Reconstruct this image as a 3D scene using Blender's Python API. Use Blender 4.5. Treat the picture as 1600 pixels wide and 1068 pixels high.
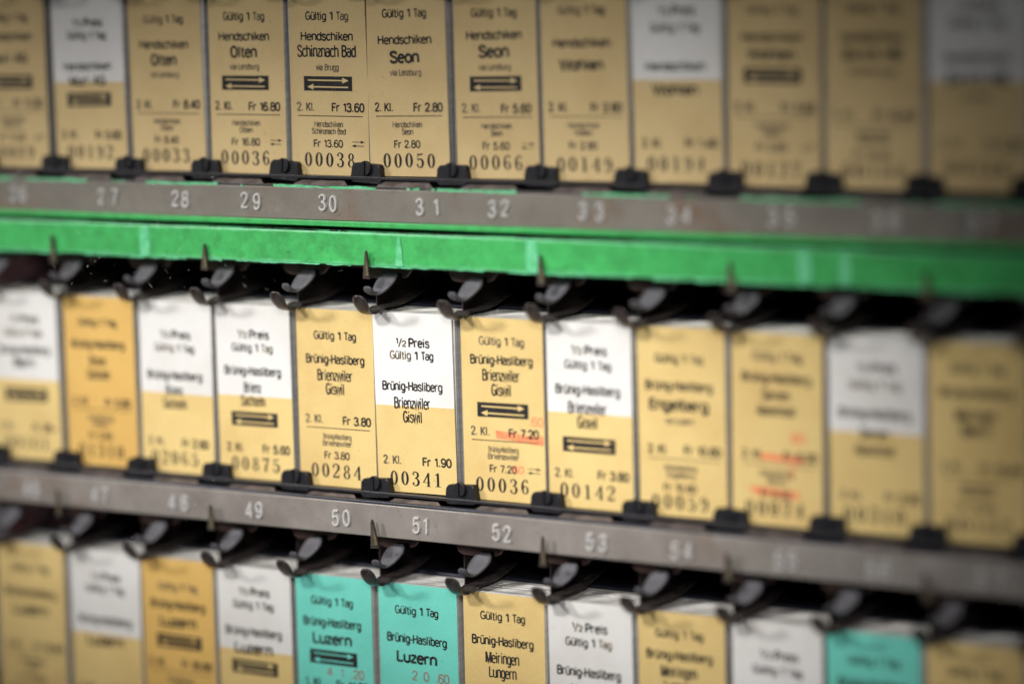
import bpy, bmesh, math, random
from mathutils import Vector

random.seed(7)
S = 0.001                      # all the numbers below are millimetres
sc = bpy.context.scene
for o in list(bpy.data.objects):
    bpy.data.objects.remove(o)
COL = sc.collection

# ------------------------------------------------------------------ camera
cd = bpy.data.cameras.new('camera')
cam = bpy.data.objects.new('camera', cd)
COL.objects.link(cam)
cam.location = (0.619889, -0.853253, 0.075525)
cam.rotation_euler = (math.radians(82.916), math.radians(1.403), math.radians(33.484))
cd.sensor_width = 36.0
cd.lens = 5232.0 / 1600 * 36.0
cd.clip_start, cd.clip_end = 0.02, 50.0
cd.dof.use_dof = True
cd.dof.focus_distance = 1.0565
cd.dof.aperture_fstop = 2.6
cd.dof.aperture_blades = 9
sc.camera = cam

# ------------------------------------------------------------------ world, lamps, exposure
w = bpy.data.worlds.new('World')
sc.world = w
w.use_nodes = True
w.node_tree.nodes['Background'].inputs[0].default_value = (0.93, 0.96, 1.0, 1)
w.node_tree.nodes['Background'].inputs[1].default_value = 0.075



def spot(target, direction, dist, power, size, radius, col):
    ld = bpy.data.lights.new('spot_lamp', 'SPOT')
    ld.energy = power
    ld.spot_size = math.radians(size)
    ld.spot_blend = 1.0
    ld.shadow_soft_size = radius
    ld.color = col
    ob = bpy.data.objects.new('spot_lamp', ld)
    COL.objects.link(ob)
    d = Vector(direction).normalized()
    t = Vector(target) * 0.001
    ob.location = t + d * dist
    ob.rotation_euler = (-d).to_track_quat('-Z', 'Y').to_euler()
    return ob


# spots added in rows, cones narrowed to darken the outskirts: some high in front, some from the far end, some beside the viewer
for tx, pw in ((-140, 35), (-26, 37), (102, 46)):
    spot((tx, 0, -74), (-0.06, -0.84, 0.52), 1.1, pw, 10.9, 0.07, (1.0, 0.975, 0.93))
for tx, pw in ((-120, 31), (68, 39)):
    spot((tx, 0, -74), (-0.66, -0.64, 0.40), 1.1, pw, 11.9, 0.07, (1.0, 0.985, 0.96))
for tx, pw in ((-105, 29), (72, 37)):  # added soft fill for the card sides and stack tops, no known source
    spot((tx, 0, -76), (0.52, -0.80, 0.33), 1.25, pw, 11.1, 0.13, (1.0, 0.975, 0.94))

sc.view_settings.view_transform = 'Standard'
sc.view_settings.look = 'None'
sc.view_settings.exposure = 0.0
sc.view_settings.gamma = 1.0
sc.view_settings.use_curve_mapping = False
sc.render.engine = 'CYCLES'
sc.cycles.use_denoising = True
sc.cycles.denoiser = 'OPENIMAGEDENOISE'
sc.cycles.denoising_prefilter = 'ACCURATE'
sc.cycles.max_bounces = 6


# ------------------------------------------------------------------ materials
def mat(name, col, rough=0.6, metal=0.0, var=0.0, vscale=200.0, col2=None, bump=0.0, bscale=900.0,
        rnd=0.0, spec=0.5, thr=None):
    m = bpy.data.materials.new(name)
    m.use_nodes = True
    nt = m.node_tree
    N, L = nt.nodes, nt.links
    b = N['Principled BSDF']
    b.inputs['Roughness'].default_value = rough
    b.inputs['Metallic'].default_value = metal
    b.inputs['Specular IOR Level'].default_value = spec
    b.inputs['Base Color'].default_value = (*col, 1)
    tc = N.new('ShaderNodeTexCoord')
    src = None
    if var or col2:
        nz = N.new('ShaderNodeTexNoise')
        nz.inputs['Scale'].default_value = vscale
        nz.inputs['Detail'].default_value = 6
        nz.inputs['Roughness'].default_value = 0.65
        L.new(tc.outputs['Object'], nz.inputs['Vector'])
        rp = N.new('ShaderNodeValToRGB')
        lo, hi = thr or (0.35, 0.65)
        rp.color_ramp.elements[0].position = lo
        rp.color_ramp.elements[1].position = hi
        c2 = col2 or tuple(c * (1 - var) for c in col)
        rp.color_ramp.elements[0].color = (*c2, 1)
        rp.color_ramp.elements[1].color = (*col, 1)
        L.new(nz.outputs['Fac'], rp.inputs['Fac'])
        src = rp.outputs['Color']
    if rnd:
        oi = N.new('ShaderNodeObjectInfo')
        hv = N.new('ShaderNodeHueSaturation')
        mr = N.new('ShaderNodeMapRange')
        mr.inputs['To Min'].default_value = 1 - rnd
        mr.inputs['To Max'].default_value = 1 + rnd * 0.3
        L.new(oi.outputs['Random'], mr.inputs['Value'])
        L.new(mr.outputs['Result'], hv.inputs['Value'])
        if src:
            L.new(src, hv.inputs['Color'])
        else:
            hv.inputs['Color'].default_value = (*col, 1)
        src = hv.outputs['Color']
    if src:
        L.new(src, b.inputs['Base Color'])
    if bump:
        n2 = N.new('ShaderNodeTexNoise')
        n2.inputs['Scale'].default_value = bscale
        n2.inputs['Detail'].default_value = 5
        L.new(tc.outputs['Object'], n2.inputs['Vector'])
        bp = N.new('ShaderNodeBump')
        bp.inputs['Strength'].default_value = bump
        bp.inputs['Distance'].default_value = 0.0004
        L.new(n2.outputs['Fac'], bp.inputs['Height'])
        L.new(bp.outputs['Normal'], b.inputs['Normal'])
    return m


M = {}
M['ochre'] = mat('ochre_card', (0.76, 0.565, 0.235), 0.75, var=0.10, vscale=1500, bump=0.12, bscale=2500, rnd=0.05, spec=0.25)
M['tan'] = mat('tan_card', (0.67, 0.505, 0.255), 0.75, var=0.10, vscale=1500, bump=0.12, bscale=2500, rnd=0.05, spec=0.25)
M['orange'] = mat('orange_card', (0.72, 0.455, 0.135), 0.75, var=0.10, vscale=1500, bump=0.12, bscale=2500, spec=0.25)
M['white'] = mat('white_card', (0.745, 0.73, 0.715), 0.75, var=0.05, vscale=1500, bump=0.12, bscale=2500, spec=0.25)
M['teal'] = mat('teal_card', (0.18, 0.68, 0.57), 0.75, var=0.10, vscale=1500, bump=0.12, bscale=2500, spec=0.25)
M['pulp'] = mat('card_pulp', (0.80, 0.775, 0.74), 0.9, var=0.25, vscale=600, rnd=0.55, spec=0.2)
M['ink'] = mat('black_ink', (0.010, 0.0095, 0.012), 0.65, col2=(0.075, 0.06, 0.04), vscale=420, thr=(0.32, 0.50), spec=0.3)
M['ink_soft'] = mat('worn_ink', (0.03, 0.028, 0.028), 0.6, col2=(0.26, 0.20, 0.11), vscale=380, thr=(0.36, 0.62), spec=0.3)
M['serial'] = mat('serial_ink', (0.012, 0.011, 0.013), 0.6, col2=(0.10, 0.08, 0.06), vscale=150, thr=(0.34, 0.50), spec=0.3)
M['blockink'] = mat('block_ink', (0.012, 0.011, 0.013), 0.6, col2=(0.16, 0.13, 0.08), vscale=1300, thr=(0.32, 0.42), spec=0.3)
M['red'] = mat('red_ink', (0.78, 0.19, 0.09), 0.6, col2=(0.80, 0.34, 0.14), vscale=500, spec=0.3)
M['redsoft'] = mat('faded_red_ink', (0.30, 0.21, 0.18), 0.6, spec=0.3)
M['rail'] = mat('bare_steel', (0.27, 0.235, 0.205), 0.42, metal=0.35, col2=(0.19, 0.155, 0.13), vscale=70, thr=(0.3, 0.62), bump=0.10, bscale=1400)
def rust_rail(name, base, dark, seed):
    m = mat(name, base, 0.45, metal=0.25, col2=dark, vscale=55, thr=(0.28, 0.66), bump=0.14, bscale=1600)
    N, L = m.node_tree.nodes, m.node_tree.links
    b = N['Principled BSDF']
    old = b.inputs['Base Color'].links[0].from_socket
    tc = N.new('ShaderNodeTexCoord')
    mp = N.new('ShaderNodeMapping')
    mp.inputs['Location'].default_value = (seed, 0, 0)
    L.new(tc.outputs['Object'], mp.inputs['Vector'])
    last = old
    for scale, lo, hi, c, amt in ((38, .56, .74, (0.20, 0.105, 0.055), .75), (420, .60, .70, (0.10, 0.07, 0.055), .55), (900, .62, .72, (0.42, 0.38, 0.35), .45)):
        nz = N.new('ShaderNodeTexNoise')
        nz.inputs['Scale'].default_value = scale
        nz.inputs['Detail'].default_value = 8
        nz.inputs['Roughness'].default_value = 0.7
        L.new(mp.outputs['Vector'], nz.inputs['Vector'])
        mr = N.new('ShaderNodeMapRange')
        mr.inputs['From Min'].default_value, mr.inputs['From Max'].default_value = lo, hi
        mr.inputs['To Max'].default_value = amt
        L.new(nz.outputs['Fac'], mr.inputs['Value'])
        mx = N.new('ShaderNodeMixRGB')
        L.new(mr.outputs['Result'], mx.inputs[0])
        L.new(last, mx.inputs[1])
        mx.inputs[2].default_value = (*c, 1)
        last = mx.outputs[0]
    L.new(last, b.inputs['Base Color'])
    return m


M['rail1'] = rust_rail('olive_grey_steel', (0.235, 0.215, 0.185), (0.165, 0.148, 0.125), 0.3)
M['rail2'] = rust_rail('warm_grey_steel', (0.32, 0.29, 0.265), (0.205, 0.18, 0.162), 1.7)
M['digit'] = mat('bright_steel', (0.68, 0.665, 0.655), 0.3, metal=0.15, var=0.2, vscale=800)
M['black'] = mat('black_enamel', (0.010, 0.0095, 0.0135), 0.45, var=0.4, vscale=300, bump=0.25, bscale=1200, spec=0.4)
M['tray'] = mat('dark_steel', (0.030, 0.026, 0.028), 0.4, metal=0.2, col2=(0.015, 0.013, 0.016), vscale=120, bump=0.15, bscale=900)
M['lip'] = mat('worn_steel_lip', (0.24, 0.20, 0.195), 0.5, metal=0.3, col2=(0.06, 0.05, 0.05), vscale=260, bump=0.2, bscale=1500)
M['spring'] = mat('spring_steel', (0.16, 0.132, 0.125), 0.34, metal=0.65, col2=(0.05, 0.04, 0.04), vscale=330, thr=(0.36, 0.6), bump=0.2, bscale=1500)
M['lever'] = mat('grey_steel_pad', (0.125, 0.12, 0.135), 0.55, metal=0.2, var=0.4, vscale=2500, bump=0.2, bscale=3000)
M['brown'] = mat('rusty_bracket', (0.22, 0.135, 0.115), 0.55, metal=0.3, col2=(0.035, 0.024, 0.024), vscale=110, thr=(0.36, 0.66), bump=0.2)
M['spike'] = mat('pointer_steel', (0.10, 0.08, 0.06), 0.45, metal=0.4, col2=(0.035, 0.028, 0.026), vscale=260)
M['spikehi'] = mat('pointer_highlight', (0.30, 0.25, 0.12), 0.4, metal=0.4, col2=(0.10, 0.08, 0.05), vscale=300)  # lit copy of the pointer steel, yellowish highlight put into the colour
M['divider'] = mat('divider_steel', (0.05, 0.036, 0.032), 0.45, metal=0.3, col2=(0.022, 0.016, 0.016), vscale=90)
M['maroon'] = mat('maroon_back', (0.12, 0.012, 0.018), 0.6, col2=(0.04, 0.006, 0.010), vscale=50)
M['pusher'] = mat('blue_steel', (0.030, 0.033, 0.05), 0.4, metal=0.3)
M['mint'] = mat('pale_mint_paint', (0.16, 0.60, 0.32), 0.45, col2=(0.05, 0.42, 0.13), vscale=400, thr=(0.3, 0.6))


def stain(m, col, amt, scale):
    """handling marks and uneven tone on card stock, differently placed on every card"""
    N, L = m.node_tree.nodes, m.node_tree.links
    b = N['Principled BSDF']
    last = b.inputs['Base Color'].links[0].from_socket
    tc = N.new('ShaderNodeTexCoord')
    oi = N.new('ShaderNodeObjectInfo')
    ad = N.new('ShaderNodeVectorMath')
    ad.operation = 'ADD'
    L.new(tc.outputs['Object'], ad.inputs[0])
    L.new(oi.outputs['Random'], ad.inputs[1])
    for sc_, lo, hi, a in ((scale, .42, .78, amt), (scale * 9, .63, .72, amt * .9)):
        nz = N.new('ShaderNodeTexNoise')
        nz.inputs['Scale'].default_value = sc_
        nz.inputs['Detail'].default_value = 7
        nz.inputs['Roughness'].default_value = .62
        L.new(ad.outputs[0], nz.inputs['Vector'])
        mr = N.new('ShaderNodeMapRange')
        mr.inputs['From Min'].default_value, mr.inputs['From Max'].default_value = lo, hi
        mr.inputs['To Max'].default_value = a
        L.new(nz.outputs['Fac'], mr.inputs['Value'])
        mx = N.new('ShaderNodeMixRGB')
        L.new(mr.outputs['Result'], mx.inputs[0])
        L.new(last, mx.inputs[1])
        mx.inputs[2].default_value = (*col, 1)
        last = mx.outputs[0]
    L.new(last, b.inputs['Base Color'])


stain(M['ochre'], (0.50, 0.30, 0.10), .45, 45)
stain(M['tan'], (0.44, 0.29, 0.13), .45, 45)
stain(M['orange'], (0.50, 0.27, 0.07), .45, 45)
stain(M['white'], (0.50, 0.45, 0.38), .35, 45)
stain(M['teal'], (0.08, 0.42, 0.32), .45, 45)


def green_mat(z0, z1):
    """green enamel, rubbed paler along the two long edges (z0, z1 in mm) with an uneven border"""
    m = mat('green_enamel', (0.055, 0.47, 0.115), 0.42, var=0.34, vscale=240, bump=0.22, bscale=700)
    nt = m.node_tree
    N, L = nt.nodes, nt.links
    b = N['Principled BSDF']
    old = b.inputs['Base Color'].links[0].from_socket
    tc = N.new('ShaderNodeTexCoord')
    sp = N.new('ShaderNodeSeparateXYZ')
    L.new(tc.outputs['Object'], sp.inputs[0])

    def math_(op, a, bb, clamp=False):
        n = N.new('ShaderNodeMath')
        n.operation = op
        n.use_clamp = clamp
        for i, v in enumerate((a, bb)):
            if isinstance(v, (int, float)):
                n.inputs[i].default_value = v
            else:
                L.new(v, n.inputs[i])
        return n.outputs[0]
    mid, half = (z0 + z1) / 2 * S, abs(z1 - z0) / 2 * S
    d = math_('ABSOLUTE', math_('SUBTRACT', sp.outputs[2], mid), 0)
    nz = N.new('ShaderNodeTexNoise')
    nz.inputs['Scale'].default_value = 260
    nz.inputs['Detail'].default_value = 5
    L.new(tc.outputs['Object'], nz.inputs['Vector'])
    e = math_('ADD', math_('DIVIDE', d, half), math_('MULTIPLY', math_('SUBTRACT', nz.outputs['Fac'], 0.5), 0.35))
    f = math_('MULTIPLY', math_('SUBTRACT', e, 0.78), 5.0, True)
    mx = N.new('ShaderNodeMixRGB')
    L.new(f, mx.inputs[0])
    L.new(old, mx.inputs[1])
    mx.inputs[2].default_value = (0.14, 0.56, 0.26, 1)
    # chips down to dark metal, thickest along the rims, and grime in long smears
    n3 = N.new('ShaderNodeTexNoise')
    n3.inputs['Scale'].default_value = 210
    n3.inputs['Detail'].default_value = 8
    n3.inputs['Roughness'].default_value = 0.7
    L.new(tc.outputs['Object'], n3.inputs['Vector'])
    chip = math_('MULTIPLY', math_('SUBTRACT', math_('ADD', n3.outputs['Fac'], math_('MULTIPLY', math_('DIVIDE', d, half), 0.13)), 0.735), 26.0, True)
    mp = N.new('ShaderNodeMapping')
    mp.inputs['Scale'].default_value = (14, 60, 130)
    L.new(tc.outputs['Object'], mp.inputs['Vector'])
    n4 = N.new('ShaderNodeTexNoise')
    n4.inputs['Scale'].default_value = 1.0
    n4.inputs['Detail'].default_value = 6
    L.new(mp.outputs['Vector'], n4.inputs['Vector'])
    grime = math_('MULTIPLY', math_('SUBTRACT', n4.outputs['Fac'], 0.48), 2.0, True)
    m2 = N.new('ShaderNodeMixRGB')
    L.new(math_('MULTIPLY', grime, 0.6), m2.inputs[0])
    L.new(mx.outputs[0], m2.inputs[1])
    m2.inputs[2].default_value = (0.03, 0.25, 0.07, 1)
    m3 = N.new('ShaderNodeMixRGB')
    L.new(chip, m3.inputs[0])
    L.new(m2.outputs[0], m3.inputs[1])
    m3.inputs[2].default_value = (0.03, 0.035, 0.045, 1)
    L.new(m3.outputs[0], b.inputs['Base Color'])
    return m


# ------------------------------------------------------------------ mesh helpers
def obj(name, verts, faces, mats, parent=None, fm=None, smooth=False, loc=None, kind=None):
    me = bpy.data.meshes.new(name)
    me.from_pydata([(x * S, y * S, z * S) for x, y, z in verts], [], faces)
    for m in (mats if isinstance(mats, (list, tuple)) else [mats]):
        me.materials.append(m)
    if fm:
        for p, i in zip(me.polygons, fm):
            p.material_index = i
    if smooth:
        for p in me.polygons:
            p.use_smooth = True
    me.update()
    o = link(name, me, parent, loc)
    if kind:
        o['kind'] = kind
    return o


def link(name, me, parent=None, loc=None):
    o = bpy.data.objects.new(name, me)
    COL.objects.link(o)
    if parent:
        o.parent = parent
    if loc:
        o.location = [c * S for c in loc]
    return o


def from_bm(name, bm, mats, parent=None, smooth=False, loc=None):
    me = bpy.data.meshes.new(name)
    bmesh.ops.recalc_face_normals(bm, faces=bm.faces)
    bm.to_mesh(me)
    bm.free()
    for m in (mats if isinstance(mats, (list, tuple)) else [mats]):
        me.materials.append(m)
    if smooth:
        for p in me.polygons:
            p.use_smooth = True
    return link(name, me, parent, loc)


def box_bm(x0, x1, y0, y1, z0, z1, bev=0.0, seg=2):
    bm = bmesh.new()
    vs = [bm.verts.new((x * S, y * S, z * S)) for x in (x0, x1) for y in (y0, y1) for z in (z0, z1)]
    for f in ((0, 1, 3, 2), (4, 6, 7, 5), (0, 4, 5, 1), (2, 3, 7, 6), (0, 2, 6, 4), (1, 5, 7, 3)):
        bm.faces.new([vs[i] for i in f])
    if bev:
        bmesh.ops.bevel(bm, geom=bm.edges[:], offset=bev * S, segments=seg, affect='EDGES', profile=0.5)
    return bm


def box(name, x0, x1, y0, y1, z0, z1, m, parent=None, bev=0.0, loc=None):
    return from_bm(name, box_bm(x0, x1, y0, y1, z0, z1, bev), m, parent, loc=loc)


def prism_bm(pts, y0, y1, bev=0.0):
    """outline in x-z, extruded in y; y0 is the front"""
    bm = bmesh.new()
    a = [bm.verts.new((x * S, y0 * S, z * S)) for x, z in pts]
    b = [bm.verts.new((x * S, y1 * S, z * S)) for x, z in pts]
    n = len(pts)
    fr = bm.faces.new(a)
    bm.faces.new(b[::-1])
    for i in range(n):
        bm.faces.new((a[i], b[i], b[(i + 1) % n], a[(i + 1) % n]))
    if bev:
        bmesh.ops.bevel(bm, geom=list(fr.edges), offset=bev * S, segments=2, affect='EDGES', profile=0.5)
    return bm


def round_poly(pts, r, n=4):
    out = []
    k = len(pts)
    for i in range(k):
        p0, p, p1 = Vector(pts[i - 1]), Vector(pts[i]), Vector(pts[(i + 1) % k])
        a, b = (p0 - p), (p1 - p)
        rr = min(r, a.length * 0.45, b.length * 0.45)
        a, b = p + a.normalized() * rr, p + b.normalized() * rr
        for j in range(n + 1):
            t = j / n
            q = a * (1 - t) ** 2 + p * 2 * t * (1 - t) + b * t * t
            out.append((q.x, q.y))
    return out


def catmull(P, n=5):
    out = []
    for i in range(len(P) - 1):
        p0, p1, p2, p3 = P[max(i - 1, 0)], P[i], P[i + 1], P[min(i + 2, len(P) - 1)]
        for j in range(n):
            t = j / n
            out.append(tuple(0.5 * (2 * b + (c - a) * t + (2 * a - 5 * b + 4 * c - d) * t * t + (3 * b - a - 3 * c + d) * t ** 3)
                             for a, b, c, d in zip(p0, p1, p2, p3)))
    out.append(tuple(P[-1]))
    return out


def strap_mesh(name, P, thick, m):
    """a bent metal tongue; P = (x, y, z, half width) along its length"""
    Q = catmull(P, 5)
    bm = bmesh.new()
    rows = []
    for i, (x, y, z, hw) in enumerate(Q):
        a, b = Q[max(i - 1, 0)], Q[min(i + 1, len(Q) - 1)]
        t = Vector((0, b[1] - a[1], b[2] - a[2])).normalized()
        nrm = Vector((0, -t.z, t.y)) * thick / 2
        hw = max(hw, 0.05)
        r = []
        for sgn, xs in ((1, (-1, -0.6, 0, 0.6, 1)), (-1, (1, 0.6, 0, -0.6, -1))):
            for s in xs:
                k = 0.9 if abs(s) == 1 else 1.0
                dish = 0.10 * (s * s)
                r.append(bm.verts.new(((x + s * hw) * S, (y + nrm.y * sgn * k) * S, (z + nrm.z * sgn * k + dish) * S)))
        rows.append(r)
    n = len(rows[0])
    for a, b in zip(rows, rows[1:]):
        for i in range(n):
            bm.faces.new((a[i], a[(i + 1) % n], b[(i + 1) % n], b[i]))
    bm.faces.new(rows[0])
    bm.faces.new(rows[-1][::-1])
    bmesh.ops.recalc_face_normals(bm, faces=bm.faces)
    me = bpy.data.meshes.new(name)
    bm.to_mesh(me)
    bm.free()
    me.materials.append(m)
    for p in me.polygons:
        p.use_smooth = True
    return me


# ------------------------------------------------------------------ lettering
def oval(x0, x1, z0, z1, a0=0, a1=360, n=None):
    """part of a squarish oval, as a run of points"""
    n = n or max(5, int(abs(a1 - a0) / 20))
    cx, cz, rx, rz = (x0 + x1) / 2, (z0 + z1) / 2, (x1 - x0) / 2, (z1 - z0) / 2
    out = []
    for i in range(n + 1):
        a = math.radians(a0 + (a1 - a0) * i / n)
        c, sn = math.cos(a), math.sin(a)
        out.append((cx + rx * math.copysign(abs(c) ** 0.9, c), cz + rz * math.copysign(abs(sn) ** 0.9, sn)))
    return out


def bend(*pts):
    return [q[:2] for q in catmull([tuple(q) for q in pts], 4)]


def arch(x0, x1, xh=.74):
    return oval(x0, x1, xh - .44, xh, 180, 0) + [(x1, 0)]


XH = .74
GLYPH = {   # advance width, strokes (runs of points; cap height 1)
    ' ': (.30, []), '.': (.24, [[(.10, 0), (.10, .15)]]), '/': (.34, [[(.02, -.05), (.30, 1.0)]]), '-': (.30, [[(.03, .38), (.26, .38)]]), '–': (.42, [[(.03, .38), (.38, .38)]]),
    'A': (.54, [[(.03, 0), (.26, 1), (.49, 0)], [(.12, .32), (.40, .32)]]),
    'B': (.52, [[(.07, 0), (.07, 1)], [(.07, .97), (.24, .97)] + oval(.06, .43, .54, .97, 80, -90) + [(.07, .54)], [(.07, .54), (.24, .54)] + oval(.06, .47, .03, .54, 80, -90) + [(.07, .03)]]),
    'E': (.46, [[(.07, 0), (.07, 1)], [(.07, .96), (.41, .96)], [(.07, .53), (.37, .53)], [(.07, .04), (.42, .04)]]),
    'F': (.44, [[(.07, 0), (.07, 1)], [(.07, .96), (.41, .96)], [(.07, .52), (.36, .52)]]),
    'G': (.56, [oval(.05, .49, .02, .98, 40, 330), [(.30, .46), (.49, .46), (.49, .05)]]),
    'H': (.56, [[(.07, 0), (.07, 1)], [(.47, 0), (.47, 1)], [(.07, .53), (.47, .53)]]),
    'K': (.52, [[(.07, 0), (.07, 1)], [(.07, .36), (.45, 1)], [(.19, .54), (.47, 0)]]),
    'L': (.43, [[(.07, 0), (.07, 1)], [(.07, .04), (.40, .04)]]),
    'M': (.66, [[(.07, 0), (.07, 1)], [(.08, .98), (.32, .05), (.56, .98)], [(.57, 0), (.57, 1)]]),
    'O': (.56, [oval(.05, .49, .02, .98)]),
    'P': (.50, [[(.07, 0), (.07, 1)], [(.07, .97), (.24, .97)] + oval(.06, .45, .46, .97, 80, -90) + [(.07, .46)]]),
    'S': (.50, [bend((.43, .76), (.37, .93), (.24, .98), (.10, .91), (.07, .74), (.17, .58), (.33, .47), (.44, .32), (.42, .11), (.27, .02), (.12, .06), (.05, .24))]),
    'T': (.46, [[(.02, .96), (.44, .96)], [(.23, 0), (.23, .96)]]),
    'W': (.74, [[(.02, 1), (.19, 0), (.36, .95), (.53, 0), (.70, 1)]]),
    'Z': (.48, [[(.04, .96), (.43, .96)], [(.43, .94), (.05, .06)], [(.04, .04), (.45, .04)]]),
    'a': (.46, [oval(.06, .38, .40, .72, 165, 0) + [(.38, 0)], oval(.04, .38, .02, .44)]),
    'b': (.46, [[(.06, 0), (.06, 1)], oval(.06, .41, .02, .72)]),
    'c': (.42, [oval(.05, .40, .02, .72, 40, 320)]),
    'd': (.46, [[(.40, 0), (.40, 1)], oval(.05, .40, .02, .72)]),
    'e': (.45, [oval(.05, .41, .02, .72, 0, 318), [(.06, .40), (.41, .40)]]),
    'g': (.46, [oval(.05, .40, .02, .72), [(.40, .73), (.40, -.05)] + oval(.06, .40, -.25, .12, 0, -155)[3:]]),
    'h': (.45, [[(.06, 0), (.06, 1)], arch(.06, .39)]),
    'i': (.23, [[(.10, 0), (.10, .73)], [(.10, .86), (.10, 1.0)]]),
    'k': (.42, [[(.06, 0), (.06, 1)], [(.06, .26), (.37, .73)], [(.16, .42), (.39, 0)]]),
    'l': (.23, [[(.10, 0), (.10, 1)]]),
    'm': (.68, [[(.06, 0), (.06, .74)], arch(.06, .34), arch(.34, .62)]),
    'n': (.45, [[(.06, 0), (.06, .74)], arch(.06, .39)]),
    'o': (.46, [oval(.05, .41, .02, .72)]),
    'p': (.46, [[(.06, -.26), (.06, .73)], oval(.06, .41, .02, .72)]),
    'r': (.35, [[(.06, 0), (.06, .74)], oval(.06, .36, .30, .72, 175, 55)]),
    's': (.41, [bend((.35, .56), (.29, .70), (.18, .72), (.07, .64), (.08, .49), (.20, .40), (.33, .31), (.35, .14), (.26, .02), (.14, .02), (.04, .17))]),
    't': (.29, [[(.12, .93), (.12, .12)] + bend((.12, .12), (.17, .02), (.27, .02)), [(.01, .70), (.26, .70)]]),
    'u': (.45, [[(.06, .74), (.06, .24)] + oval(.06, .39, .02, .44, 180, 360), [(.39, 0), (.39, .74)]]),
    'v': (.40, [[(.02, .74), (.20, 0), (.37, .74)]]),
    'w': (.60, [[(.02, .74), (.15, 0), (.29, .72), (.43, 0), (.56, .74)]]),
    'z': (.38, [[(.03, .70), (.34, .70)], [(.34, .69), (.04, .05)], [(.03, .04), (.36, .04)]]),
    '0': (.48, [oval(.05, .42, .02, .98)]),
    '1': (.34, [[(.23, 0), (.23, 1)], [(.23, .95), (.06, .78)]]),
    '2': (.48, [bend((.06, .72), (.10, .92), (.24, .98), (.39, .88), (.40, .68), (.28, .42), (.14, .22), (.05, .05)), [(.04, .04), (.43, .04)]]),
    '3': (.48, [bend((.06, .78), (.13, .95), (.25, .98), (.38, .88), (.38, .66), (.27, .55), (.18, .54)), bend((.20, .54), (.34, .48), (.42, .30), (.36, .08), (.22, .02), (.09, .08), (.04, .25))]),
    '4': (.48, [[(.33, 0), (.33, 1)], [(.32, .97), (.04, .28)], [(.03, .25), (.45, .25)]]),
    '5': (.48, [[(.40, .96), (.11, .96)], [(.11, .97), (.08, .50)], bend((.08, .50), (.22, .62), (.38, .52), (.41, .30), (.34, .07), (.20, .02), (.08, .09), (.04, .24))]),
    '6': (.48, [oval(.05, .42, .02, .60), bend((.40, .80), (.34, .95), (.22, .97), (.09, .82), (.05, .52), (.055, .30))]),
    '7': (.44, [[(.03, .96), (.41, .96)], [(.41, .95), (.24, .45), (.17, 0)]]),
    '8': (.48, [oval(.07, .40, .54, .98), oval(.04, .43, .02, .54)]),
    '9': (.48, [oval(.05, .42, .40, .98), bend((.07, .20), (.13, .05), (.25, .03), (.38, .18), (.42, .48), (.415, .70))]),
}
GLYPH['ü'] = (.45, GLYPH['u'][1] + [[(.14, .86), (.14, 1.0)], [(.31, .86), (.31, 1.0)]])


def line_width(t):
    return sum(GLYPH[c][0] for c in t) - .06


def stroke_quads(pts, t):
    """a run of points as a band of width t with mitred bends"""
    V, F = [], []
    n = len(pts)
    for i, (x, z) in enumerate(pts):
        a, b = pts[max(i - 1, 0)], pts[min(i + 1, n - 1)]
        d0 = Vector((x - a[0], z - a[1])) if i else None
        d1 = Vector((b[0] - x, b[1] - z)) if i < n - 1 else None
        d0 = d0.normalized() if d0 and d0.length > 1e-9 else None
        d1 = d1.normalized() if d1 and d1.length > 1e-9 else None
        d = (d0 or d1) if not (d0 and d1) else (d0 + d1)
        if d is None or d.length < 1e-6:
            d = d1 or d0 or Vector((1, 0))
        d = d.normalized()
        nv = Vector((-d.y, d.x))
        k = 1.0
        if d0 and d1:
            k = 1 / max(0.45, abs(nv.dot(Vector((-d0.y, d0.x)))))
        V += [(x + nv.x * t / 2 * k, z + nv.y * t / 2 * k), (x - nv.x * t / 2 * k, z - nv.y * t / 2 * k)]
    for i in range(n - 1):
        F.append((2 * i, 2 * i + 1, 2 * i + 3, 2 * i + 2))
    return V, F


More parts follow.
